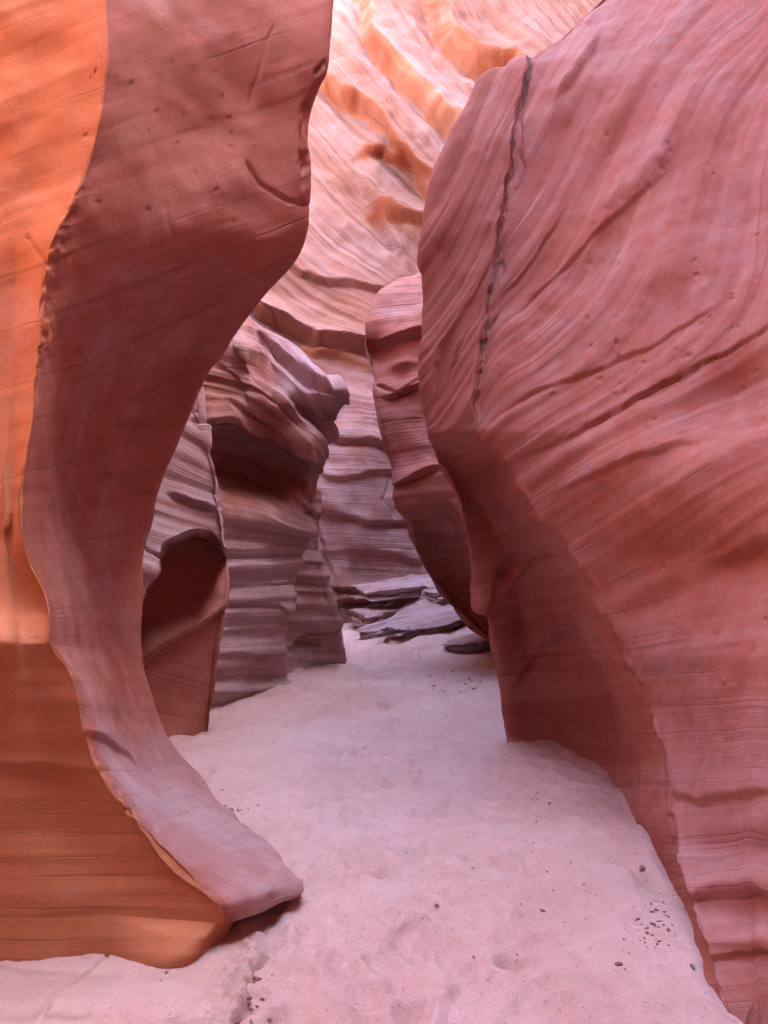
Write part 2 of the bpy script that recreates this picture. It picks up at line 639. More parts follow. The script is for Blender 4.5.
# ------------------------------------------------------------------ left foreground buttress
def rockA():
    #   left edge of picture (py, d) | crease K | silhouette S | flank hollow (metres away from the chord)
    T = [
        ((-560, 3.9), (190, -560, 3.9), (470, -560, 4.9), .0),
        ((-260, 3.6), (125, -260, 3.6), (395, -260, 4.6), .0),
        ((-70, 3.45), (107, -70, 3.45), (346, -70, 4.45), .05),
        ((0, 3.4), (106, 0, 3.4), (336, 0, 4.10), .04),
        ((60, 3.38), (107, 62, 3.35), (330, 58, 4.05), .04),
        ((125, 3.35), (98, 128, 3.3), (311, 125, 4.02), .0),
        ((190, 3.33), (76, 190, 3.25), (311, 195, 4.02), -.06),
        ((250, 3.3), (50, 250, 3.2), (302, 254, 4.12), -.04),
        ((310, 3.28), (43, 310, 3.18), (262, 302, 4.40), .10),
        ((370, 3.25), (39, 370, 3.17), (213, 370, 4.80), .26),
        ((430, 3.2), (32, 430, 3.15), (188, 425, 5.0), .30),
        ((490, 3.15), (23, 490, 3.1), (160, 480, 5.1), .26),
        ((545, 3.1), (25, 545, 3.05), (146, 545, 5.1), .18),
        ((600, 2.98), (48, 600, 3.0), (140, 610, 5.0), .10),
        ((643, 2.80), (50, 643, 2.92), (141, 660, 4.85), .03),
        ((668, 2.86), (70, 672, 2.93), (147, 692, 4.8), .0),
        ((720, 2.90), (82, 722, 2.95), (159, 728, 4.8), -.05),
        ((770, 2.92), (98, 770, 2.95), (186, 762, 4.9), -.11),
        ((815, 2.92), (138, 822, 2.95), (222, 802, 4.5), -.17),
        ((855, 2.90), (184, 875, 2.93), (265, 845, 3.9), -.16),
        ((895, 2.88), (222, 911, 2.92), (290, 878, 3.46), -.10),
        ((906, 2.88), (222, 922, 2.945), (301, 892, 3.41), -.06),
        ((912, 2.88), (238, 882, 3.25), (299, 880, 3.55), .0),
        ((930, 2.88), (240, 905, 3.35), (299, 893, 3.58), .0),
        ((960, 2.88), (240, 930, 3.35), (299, 915, 3.58), .0),
        ((1010, 2.88), (240, 960, 3.30), (297, 945, 3.50), .0),
    ]
    near = {21: (216, 923, 2.93), 22: (213, 930, 2.925), 23: (205, 946, 2.91), 24: (199, 962, 2.90), 25: (198, 1012, 2.89)}
    rows = []
    for ri, ((py0, d0), K, S, hol) in enumerate(T):
        z0 = W(0, py0, d0)
        r = []
        r.append(('w', z0[0] - 3.2, z0[1] + 1.0, z0[2], -700, py0))
        r.append(('w', z0[0] - 1.3, z0[1] + .12, z0[2], -320, py0))
        r.append(('w', z0[0] - .5, z0[1] + .0, z0[2], -130, py0))
        r.append((0, py0, d0))
        Kn = near.get(ri, (K[0] - 5, K[1] + .5, K[2] + .005))
        M = lerp((0, py0, d0), Kn, .5)
        r.append((M[0], M[1], M[2] + .03))
        r.append(Kn)
        r.append(K)
        for t, w in ((.25, .75), (.5, 1.0), (.78, .7)):
            q = lerp(K, S, t)
            r.append((q[0], q[1], q[2] + hol * w))
        r.append(S)
        r.append((S[0] - 7, S[1], S[2] + .22))
        r.append((S[0] - 45, S[1], S[2] + .7))
        r.append((S[0] - 260, S[1], S[2] + 1.5))
        rows.append(r)
    R = Rock(rows, ubreaks=[6], vbreaks=[14, 21, 22], front=(2, 10), res=2.3)
    U, V = R.U, R.Vv
    # brow and bowl under it, sweeping hollows of the flank
    R.bump(265, 70, 60, 75, 25, .12)
    R.bump(245, 265, 60, 50, -30, .10)
    R.bump(175, 330, 45, 90, 25, -.12)
    R.bump(215, 120, 38, 110, 35, -.08)
    R.bump(120, 450, 40, 45, 0, .08)
    R.bump(90, 560, 40, 60, 0, .07)
    R.bump(125, 570, 22, 70, 10, -.14)
    R.bump(20, 300, 60, 110, 10, -.07)
    R.bump(10, 520, 50, 70, 0, .06)
    R.bump(90, 700, 45, 28, 0, .06)
    R.freeze()
    p = R.P.copy()
    R.push(.035 * fbm(p * 1.6, 3, 1) + .006 * fbm(p * 4, 3, 2))
    # ragged orange crust along the crease
    kn = np.exp(-((U - 6) / .22) ** 2) * smooth(180, 240, R.py) * (1 - smooth(340, 420, R.py))
    R.push(.022 * kn * fbm(p * 22, 3, 9))
    R.groove([(245, 155), (262, 182), (290, 200), (316, 206)], .014, 1.8, wob=1)
    R.groove([(195, 245), (215, 270), (240, 305)], .008, 1.6)
    R.groove([(165, 195), (175, 260), (165, 320)], .006, 2)
    R.groove([(275, 20), (262, 60), (248, 110)], .008, 2)
    kl = np.exp(-((U - 6) / .2) ** 2) * smooth(620, 700, R.py) * R.front
    R.push(.008 * kl * fbm(p * 11, 3, 10))
    R.groove([(25, 235), (50, 268)], .012, 1.8)
    R.groove([(326, 55), (314, 95), (305, 130), (305, 165), (308, 205)], .03, 3, wob=5, gap=.4)
    for i in range(12):
        y = random.uniform(70, 210)
        R.bump(np.interp(y, [60, 125, 190, 210], [326, 307, 307, 306]) + random.uniform(-5, 2), y, 4, 6, 0, random.uniform(-.03, .015), p=4)
    R.step([(90, 445), (115, 478), (160, 497)], .02, 14, 8, tw=2)
    R.step([(60, 733), (105, 735), (130, 752), (150, 775)], .012, 18, 12, tw=2.5)
    R.step([(-60, 765), (40, 763), (120, 770)], .015, 8, 12)
    R.groove([(75, 690), (105, 780), (160, 840), (215, 900)], .012, 4, wob=5, gap=.3)
    # pits on the flank
    for i in range(42):
        x, y = random.uniform(75, 235), random.uniform(60, 330)
        R.bump(x, y, random.uniform(1.0, 1.9), random.uniform(1.2, 2.6), random.uniform(-40, 40), -random.uniform(.006, .016))
    for i in range(10):
        R.bump(random.uniform(255, 300), random.uniform(870, 900), 5, 4, 0, random.uniform(-.03, .03))
    R.normals()
    bed = R.py + .35 * R.px * smooth(700, 300, R.py) + .25 * (R.px - 100) * smooth(700, 820, R.py) * smooth(5.9, 6.1, U)
    R.beds(bed, [(3, .006, 1, 31), (9, .0035, 1, 32)])
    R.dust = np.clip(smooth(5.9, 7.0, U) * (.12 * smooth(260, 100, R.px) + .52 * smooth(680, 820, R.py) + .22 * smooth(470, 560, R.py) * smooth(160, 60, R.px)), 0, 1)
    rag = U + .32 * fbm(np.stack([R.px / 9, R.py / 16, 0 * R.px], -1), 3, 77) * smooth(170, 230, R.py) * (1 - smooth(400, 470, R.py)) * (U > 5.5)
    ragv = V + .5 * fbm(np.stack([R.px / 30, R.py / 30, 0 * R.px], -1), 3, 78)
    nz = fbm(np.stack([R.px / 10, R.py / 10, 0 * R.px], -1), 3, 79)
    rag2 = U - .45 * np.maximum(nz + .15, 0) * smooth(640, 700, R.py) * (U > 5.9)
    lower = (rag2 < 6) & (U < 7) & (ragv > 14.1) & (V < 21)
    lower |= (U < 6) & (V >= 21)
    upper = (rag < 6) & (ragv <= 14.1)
    shade = (U >= 6) & (U < 10.0) & (V > 21.0)
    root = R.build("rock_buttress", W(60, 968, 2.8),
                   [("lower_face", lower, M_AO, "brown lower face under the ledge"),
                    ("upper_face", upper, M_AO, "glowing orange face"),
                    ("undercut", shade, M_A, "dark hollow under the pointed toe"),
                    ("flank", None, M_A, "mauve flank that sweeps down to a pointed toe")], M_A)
    tag(root, "smooth left foreground rock wall, orange face and mauve flank ending in a pointed toe", "rock wall")


# ------------------------------------------------------------------ right foreground buttress
def rockF():
    # silhouette S | crease K | right picture edge R (py, d) | prow/undercut hollow
    T = [
        ((930, -460, 7.4), (934, -460, 7.3), (-700, 5.6), .0),
        ((715, -120, 6.2), (719, -120, 6.15), (-190, 4.3), .0),
        ((604, 0, 6.2), (610, -2, 6.1), (-30, 4.7), .0),
        ((547, 50, 5.95), (556, 45, 5.8), (50, 4.45), .0),
        ((488, 74, 5.8), (530, 66, 5.5), (110, 4.25), -.03),
        ((459, 115, 5.65), (519, 115, 5.32), (160, 4.1), -.05),
        ((430, 175, 5.55), (509, 180, 5.18), (215, 3.95), -.06),
        ((421, 235, 5.45), (497, 245, 5.06), (270, 3.8), -.06),
        ((422, 310, 5.35), (486, 315, 4.95), (330, 3.66), -.06),
        ((423, 380, 5.22), (479, 382, 4.85), (390, 3.52), -.05),
        ((426, 434, 5.12), (476, 430, 4.78), (440, 3.42), -.03),
        ((437, 463, 5.22), (512, 468, 4.68), (490, 3.32), .28),
        ((456, 495, 5.32), (540, 512, 4.58), (535, 3.25), .42),
        ((467, 535, 5.42), (574, 555, 4.45), (585, 3.18), .54),
        ((476, 590, 5.58), (602, 606, 4.30), (640, 3.08), .64),
        ((493, 640, 5.75), (626, 662, 4.14), (695, 3.0), .68),
        ((500, 690, 5.9), (653, 722, 3.95), (750, 2.93), .66),
        ((504, 735, 5.95), (667, 778, 3.72), (805, 2.86), .60),
        ((512, 756, 5.6), (669, 825, 3.48), (860, 2.78), .48),
        ((586, 800, 4.95), (682, 878, 3.15), (910, 2.70), .16),
        ((628, 872, 4.02), (700, 930, 2.90), (955, 2.62), .08),
        ((674, 990, 2.95), (714, 988, 2.68), (1000, 2.54), .0),
        ((722, 1040, 2.58), (733, 1046, 2.52), (1060, 2.47), .0),
    ]
    rows = []
    for S, K, (pyr, dr), hol in T:
        r = []
        r.append((S[0] + 320, S[1], S[2] + 2.6))
        r.append((S[0] + 70, S[1], S[2] + 1.0))
        r.append((S[0] + 8, S[1], S[2] + .25))
        r.append(S)
        for t in (.33, .67):
            q = lerp(S, K, t)
            r.append((q[0], q[1], q[2] + hol))
        r.append(K)
        Re = (768, pyr, dr)
        for t in (.15, .42, .72):
            q = lerp(K, Re, t)
            r.append(q)
        r.append(Re)
        w = W(*Re)
        r.append(('w', w[0] + .25, w[1] - .8, w[2], 960, pyr))
        r.append(('w', w[0] + .5, w[1] - 2.2, w[2], 1250, pyr))
        r.append(('w', w[0] + .6, w[1] - 5.0, w[2], 1700, pyr))
        rows.append(r)
    R = Rock(rows, ubreaks=[6], vbreaks=[10], front=(3, 11), res=2.3, dense={5: 2.2, 6: 1.8})
    U, V, px, py = R.U, R.Vv, R.px, R.py
    face = smooth(5.9, 6.0, U)
    # pillow shape of the face
    R.bump(690, 480, 110, 60, -15, .16)
    R.bump(735, 400, 60, 34, -25, -.14)
    R.bump(610, 470, 60, 30, -25, .05)
    R.bump(720, 560, 70, 26, 10, -.09)
    R.bump(640, 590, 50, 28, -20, -.05)
    R.bump(700, 660, 90, 45, 0, .08)
    R.bump(620, 150, 18, 110, 35, -.07)
    R.bump(570, 90, 20, 80, 40, .06)
    R.bump(590, 250, 22, 110, 48, -.06)
    R.bump(655, 225, 70, 100, 40, .06)
    R.bump(740, 200, 60, 120, 0, -.05)
    R.bump(720, 850, 90, 18, 2, -.05)
    R.bump(720, 910, 90, 15, 2, -.045)
    R.bump(740, 940, 60, 9, 2, .04)
    R.bump(445, 130, 10, 60, 30, -.06)
    # undercut: hollows and a rounded boss
    R.bump(470, 500, 22, 30, -10, -.10)
    R.bump(500, 590, 24, 30, 0, .12)
    R.bump(560, 620, 26, 60, -25, -.10)
    R.bump(540, 690, 45, 40, 0, .05)
    R.bump(600, 740, 25, 40, -20, -.06)
    R.freeze()
    p = R.P.copy()
    R.push(.03 * fbm(p * 1.5, 3, 11) + .006 * fbm(p * 5, 3, 12))
    q = px - 480
    qc = 300 * np.tanh(q / 300)
    slope = 1.75 + (.66 - 1.75) * smooth(40, 420, py) + (.06 - .66) * smooth(430, 690, py)
    bed = py + slope * qc
    left = smooth(530, 470, px) * smooth(460, 420, py)
    bed = bed + left * (px - 500) * .7
    lowq = 1 - .85 * smooth(540, 720, py)
    R.beds(bed, [(2.2, .020 * lowq, .9, 41), (5.5, .013 * lowq, .9, 42), (13, .006 * lowq, .9, 43), (28, .0025 * lowq, 1, 44)])
    R.normals()
    fm = smooth(6.0, 6.25, U)
    for ln, a, wa, wb, tw in (
            ([(470, 375), (530, 315), (600, 235), (660, 150), (700, 80)], .026, 30, 24, 16),
            ([(484, 310), (525, 270), (575, 195)], .014, 18, 8, 2),
            ([(488, 335), (560, 272), (640, 195), (690, 150)], .012, 18, 6, 1.5),
            ([(500, 470), (590, 425), (680, 375), (800, 310)], .016, 34, 14, 1.5),
            ([(470, 430), (530, 395), (640, 350), (740, 290)], .010, 18, 10, 1.5),
            ([(425, 430), (440, 350), (475, 290), (510, 215)], .025, 16, 8, 4),
            ([(425, 275), (455, 180), (510, 95)], .03, 14, 10, 6),
            ([(540, 500), (620, 462), (720, 430)], .014, 16, 14, 3),
            ([(585, 608), (640, 590), (700, 562), (790, 520)], .028, 34, 20, 22),
            ([(550, 110), (575, 75), (605, 20)], .03, 16, 8, 6),
            ([(640, 780), (700, 798), (800, 785)], .016, 18, 14, 8),
            ([(660, 900), (710, 885), (800, 890)], .02, 18, 14, 12),
            ([(640, 948), (710, 952), (840, 945)], .012, 10, 14, 4)):
        R.step(ln, a, wa, wb, tw=tw, mask=fm if a not in (.025,) else None)
        R.normals()
    um = smooth(6.0, 5.8, U)
    for ln, a, wa, wb, tw in (
            ([(465, 650), (490, 575), (520, 525)], .05, 20, 12, 8),
            ([(470, 622), (500, 595), (540, 545)], .05, 14, 12, 6),
            ([(500, 700), (540, 640), (580, 620)], .03, 22, 16, 10)):
        R.step(ln, a, wa, wb, tw=tw, mask=um)
        R.normals()
    R.groove([(500, 470), (590, 425), (680, 375), (800, 310)], .014, 1.3, wob=2.0, seed=3, gap=1.0)
    R.groove([(484, 430), (530, 398), (640, 352), (740, 292)], .010, 1.2, wob=2.0, seed=3, gap=.6)
    kc = np.exp(-((U - 6) / .12) ** 2) * smooth(440, 500, py) * R.front
    R.push(.022 * kc * fbm(p * 9, 3, 88))
    cl = [(533, 50), (529, 75), (520, 115), (511, 170), (499, 235), (489, 300), (483, 350), (478, 400), (476, 428)]
    R.step(cl[::-1], .035, 16, 10, fade=.05, wob=2.0, tw=2.5, seed=15, ws=14)
    crack = R.groove(cl, .045, 1.1, fade=.05, wob=2.0, seed=15, gap=2.0)
    R.groove([(520, 112), (524, 150), (516, 200)], .02, 1.5, wob=4, gap=.8, seed=19)
    R.groove([(496, 250), (505, 285), (490, 330)], .02, 1.5, wob=4, gap=.8, seed=21)
    wvc = fbm(np.stack([px / 14, py / 14, 0 * px], -1), 3, 15) * 2.0
    sdc, alc = segdist(px, py, cl)
    wid = (2.1 - 1.6 * alc) * (.75 + .7 * vnoise(np.stack([px / 9, py / 9, 0 * px], -1), 33))
    crack = (np.abs(sdc - wvc) < np.maximum(wid, .7)) & (py > 58) & (py < 425) & (np.abs(px - 500) < 45) & (R.front > .9)
    R.groove([(488, 300), (470, 330), (445, 390)], .012, 1.6)
    # spalled patch
    R.bump(648, 150, 28, 24, 20, .008, p=8)
    R.bump(662, 158, 8, 5, 20, .012)
    for i in range(60):
        x, y = random.gauss(*random.choice([(650, 50), (720, 40), (610, 30)])), random.gauss(*random.choice([(170, 40), (300, 50), (380, 40)]))
        R.bump(x, y, random.uniform(1.3, 3), random.uniform(1.3, 2.5), 0, -random.uniform(.008, .022))
    for i in range(26):
        R.bump(random.uniform(640, 768), random.uniform(560, 760), random.uniform(2, 7), random.uniform(1.5, 4), random.uniform(-30, 30), random.uniform(-.012, .012), p=4)
    R.bed = bed / 100
    ga = lambda x, y, rx, ry: np.exp(-(((px - x) / rx) ** 2 + ((py - y) / ry) ** 2) ** 2)
    R.dust = .17 * (U > 6) + .10 * (V <= 10) * (U <= 6) + .08 * smooth(640, 760, py) * (U > 6) + .14 * ga(650, 152, 30, 26) + (.2) * (ga(548, 632, 9, 30) + ga(528, 618, 9, 10) + ga(503, 570, 10, 26)) * (U < 6)  # face pale, undercut bare: light and shade put into the colour; spalls paler too
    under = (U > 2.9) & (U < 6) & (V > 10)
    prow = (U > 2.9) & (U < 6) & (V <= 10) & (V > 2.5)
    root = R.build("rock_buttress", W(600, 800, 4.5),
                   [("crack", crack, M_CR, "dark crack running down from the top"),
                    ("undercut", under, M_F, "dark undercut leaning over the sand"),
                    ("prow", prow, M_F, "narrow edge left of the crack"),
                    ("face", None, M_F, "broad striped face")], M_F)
    tag(root, "tall right foreground rock wall with slanting stripes, a dark vertical crack and an undercut base", "rock wall")


# ------------------------------------------------------------------ fin behind the left buttress
def rockB():
    # left point (hidden) | silhouette S
    T = [
        ((60, 200, 6.6), (185, 200, 7.1)),
        ((60, 320, 6.2), (197, 320, 6.7)),
        ((70, 385, 5.9), (201, 385, 6.4)),
        ((70, 440, 5.75), (206, 440, 6.2)),
        ((80, 480, 5.6), (217, 478, 6.1)),
        ((80, 515, 5.5), (222, 515, 6.05)),
        ((100, 545, 5.45), (225, 545, 6.0)),
        ((110, 600, 5.4), (229, 580, 6.0)),
        ((110, 640, 5.4), (227, 603, 6.0)),
        ((110, 690, 5.35), (219, 640, 5.95)),
        ((110, 740, 5.3), (213, 690, 5.95)),
        ((120, 775, 5.1), (207, 748, 5.9)),
        ((120, 800, 5.1), (205, 790, 5.9)),
    ]
    rows = []
    for L0, S in T:
        r = [(L0[0] - 150, L0[1], L0[2])]
        for t in (0, .25, .5, .75):
            r.append(lerp(L0, S, t))
        r.append((S[0] - 4, S[1], S[2] - .01))
        r.append(S)
        r.append((S[0] - 16, S[1], S[2] + 1.25))
        r.append((S[0] - 70, S[1], S[2] + 1.5))
        r.append((S[0] - 250, S[1], S[2] + 1.6))
        rows.append(r)
    R = Rock(rows, front=(1, 8), res=1.8)
    px, py = R.px, R.py
    # arched hollow with a hanging lip across it
    arch = [(90, 680), (132, 625), (148, 590), (162, 553), (176, 538), (192, 533), (208, 535), (220, 546), (232, 562), (242, 585), (242, 640), (236, 700), (232, 790)]
    sd, al = segdist(px, py, arch)
    wob = 1.4 * fbm(np.stack([px / 15, py / 15, 0 * px], -1), 3, 8)
    inside = smooth(3.0, -5.0, sd + wob) * (py > 520)
    lip = [(120, 690), (140, 668), (160, 648), (185, 632), (205, 622), (235, 600)]
    sl, _ = segdist(px, py, lip)
    below = smooth(1.5, -1.5, sl + wob)
    recess = inside * ((1 - below) * (.95 - .65 * np.exp(-np.maximum(sl, 0) / 26.0)) + below * .50)
    recess *= R.front
    v = np.array([0, 0, CAMZ]) - R.P
    v /= np.linalg.norm(v, axis=-1, keepdims=True)
    R.P -= v * recess[..., None]
    R.normals()
    R.push(.02 * fbm(R.P * 2.5, 3, 21))
    bed = py - .28 * (px - 150) - .004 * (px - 150) ** 2 * smooth(540, 420, py)
    out = 1 - inside
    R.bed = bed / 100
    tot = 0
    for f, h, seed in ((3, .035, 22), (7, .018, 23), (16, .007, 24)):
        n = vnoise(np.stack([px / 200, R.bed * f, 0 * px], -1), seed)
        tot = tot + h * np.sign(n) * np.abs(n) ** .8
    R.push(tot * (.25 + .75 * out))
    R.normals()
    R.groove([(180, 405), (195, 415), (206, 425)], .05, 2.2)
    R.groove([(140, 545), (155, 556), (163, 562)], .05, 2.2)
    R.step([(165, 490), (190, 500), (225, 508)], .05, 10, 6)
    ins = (inside > .5) & (R.front > .9)
    R.dust = .62 * (1 - inside)  # outer face lightened, hollow left dark: its shade put into the colour
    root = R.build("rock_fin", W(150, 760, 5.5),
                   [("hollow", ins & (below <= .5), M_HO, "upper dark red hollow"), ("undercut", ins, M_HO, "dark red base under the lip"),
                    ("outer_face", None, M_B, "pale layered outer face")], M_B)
    tag(root, "narrow pale layered rock fin behind the left wall with a dark arched hollow", "rock fin")


# ------------------------------------------------------------------ fluted pillar further back on the left
def rockC():
    T = [
        ((180, 150, 7.9), (190, 150, 9.6), .2),
        ((190, 250, 7.7), (215, 245, 9.2), .2),
        ((195, 300, 7.6), (250, 316, 8.9), .1),
        ((197, 345, 7.5), (285, 341, 8.7), .0),
        ((200, 375, 7.4), (320, 370, 8.5), -.1),
        ((200, 395, 7.35), (350, 393, 8.35), -.2),
        ((200, 405, 7.3), (348, 403, 8.4), -.2),
        ((200, 418, 7.3), (335, 420, 8.7), -.25),
        ((200, 440, 7.25), (330, 442, 8.65), -.3),
        ((200, 465, 7.2), (322, 466, 8.55), -.3),
        ((200, 490, 7.2), (316, 490, 8.5), -.25),
        ((200, 520, 7.15), (314, 520, 8.5), -.2),
        ((200, 560, 7.1), (303, 560, 8.5), -.15),
        ((200, 600, 7.1), (294, 600, 8.45), -.1),
        ((200, 640, 7.05), (288, 640, 8.45), -.1),
        ((200, 685, 7.0), (287, 676, 8.5), -.05),
        ((200, 740, 6.9), (287, 720, 8.5), .0),
    ]
    rows = []
    for L0, S, bu in T:
        r = [(L0[0] - 130, L0[1], L0[2] - .3), (L0[0] - 40, L0[1], L0[2] - .1)]
        for t, w in ((0, 0), (.25, .7), (.5, 1), (.75, .8)):
            q = lerp(L0, S, t)
            r.append((q[0], q[1], q[2] + bu * w))
        r.append(S)
        r.append((S[0] - 6, S[1], S[2] + .35))
        r.append((S[0] - 50, S[1], S[2] + 1.0))
        r.append((S[0] - 200, S[1], S[2] + 1.5))
        rows.append(r)
    R = Rock(rows, vbreaks=[6], front=(1, 6), res=1.7)
    px, py = R.px, R.py
    # hollow under the sweeping ledges
    R.bump(250, 468, 46, 34, 8, -.9, p=3)
    R.bump(225, 395, 22, 22, 10, -.30)
    R.bump(262, 385, 12, 45, -35, .22)
    R.bump(300, 400, 14, 45, -55, -.25)
    R.bump(305, 440, 12, 50, -25, .20)
    R.bump(245, 345, 8, 26, -10, .2)
    R.bump(262, 350, 6, 26, -25, -.2)
    R.bump(300, 650, 14, 60, 0, .1)
    R.bump(262, 610, 22, 60, 0, .1)
    R.bump(270, 680, 18, 22, 30, -.12)
    R.freeze()
    R.push(.03 * fbm(R.P * 2.0, 3, 51))
    up = 1 - smooth(500, 560, py)
    drop = np.maximum(px - 245, 0)
    bed = py - up * (.25 * (px - 205) + .0085 * drop ** 2) - (1 - up) * (-.05 * (px - 205))
    R.beds(bed, [(3.0, .05, 1.2, 52), (6.5, .05, 1.1, 53), (13, .032, 1, 54), (30, .012, 1, 55)])
    R.normals()
    for ln, a, wa, wb in (
            ([(195, 418), (240, 423), (275, 430), (300, 446), (322, 480)], .30, 16, 12),
            ([(255, 325), (275, 350), (310, 378), (356, 400)], .20, 16, 8),
            ([(205, 345), (225, 360), (245, 385), (262, 420)], .05, 14, 10),
            ([(228, 340), (262, 380), (295, 412), (318, 455), (322, 500)], .08, 12, 8),
            ([(215, 607), (255, 601), (278, 604), (295, 622)], .05, 12, 6),
            ([(200, 655), (240, 650), (265, 655), (290, 662)], .03, 8, 5)):
        R.step(ln, a * .6, wa * 1.4, wb, wob=1.2, tw=3, ws=40)
        R.normals()
    sdl, _ = segdist(px, py, [(200, 424), (240, 428), (275, 436), (300, 452), (318, 480)])
    hol = (sdl < 0) & (py < 505) & (px < 305) & (R.U > 1.2) & (R.front > .9)
    R.dust = .18 + .42 * smooth(480, 560, py) + .40 * smooth(262, 300, px) * smooth(500, 380, py) - .2 * np.exp(-((px - 250) / 50) ** 2 - ((py - 468) / 36) ** 2)  # lit ridge and dark recess put into the colour, besides the dusty foot
    shelf = (py < 425) & (R.U > 1.0)
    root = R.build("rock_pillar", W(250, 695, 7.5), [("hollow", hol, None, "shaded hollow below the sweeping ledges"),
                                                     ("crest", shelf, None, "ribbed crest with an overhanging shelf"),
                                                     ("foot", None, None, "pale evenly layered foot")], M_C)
    tag(root, "fluted layered rock pillar with sweeping ribs and an overhanging shelf, left of the path", "rock pillar")


def rockH():
    T = [
        ((255, 480, 8.9), (313, 480, 9.6)),
        ((255, 510, 8.9), (318, 515, 9.5)),
        ((255, 550, 8.85), (320, 552, 9.4)),
        ((255, 590, 8.8), (330, 590, 9.4)),
        ((255, 620, 8.8), (341, 622, 9.6)),
        ((255, 650, 8.8), (345, 648, 9.9)),
        ((255, 700, 8.8), (346, 700, 9.9)),
    ]
    rows = []
    for L0, S in T:
        r = [(L0[0] - 60, L0[1], L0[2])] + [lerp(L0, S, t) for t in (0, .3, .6)]
        q = lerp(L0, S, .88)
        r += [(q[0], q[1], q[2] - .06), S, (S[0] - 3, S[1], S[2] + .4), (S[0] - 60, S[1], S[2] + 1.2)]
        rows.append(r)
    R = Rock(rows, front=(1, 5), res=1.7)
    R.push(.025 * fbm(R.P * 2.0, 3, 61))
    bed = R.py - .04 * R.px
    R.beds(bed, [(5, .05, .8, 62), (11, .04, .8, 63), (24, .014, 1, 64)])
    R.normals()
    R.step([(285, 640), (310, 632), (345, 628)], .08, 6, 5, wob=4)
    R.normals()
    R.groove([(287, 655), (300, 640), (320, 645)], .05, 3, wob=6)
    low = R.py > 626
    R.dust = .42 * np.ones(R.py.shape)
    root = R.build("rock_block", W(310, 665, 9.4), [("foot", low, None, "crumbling foot"), ("block_face", None, None, None)], M_C)
    tag(root, "low pale lavender rock block between the fluted pillar and the far wall", "rock block")


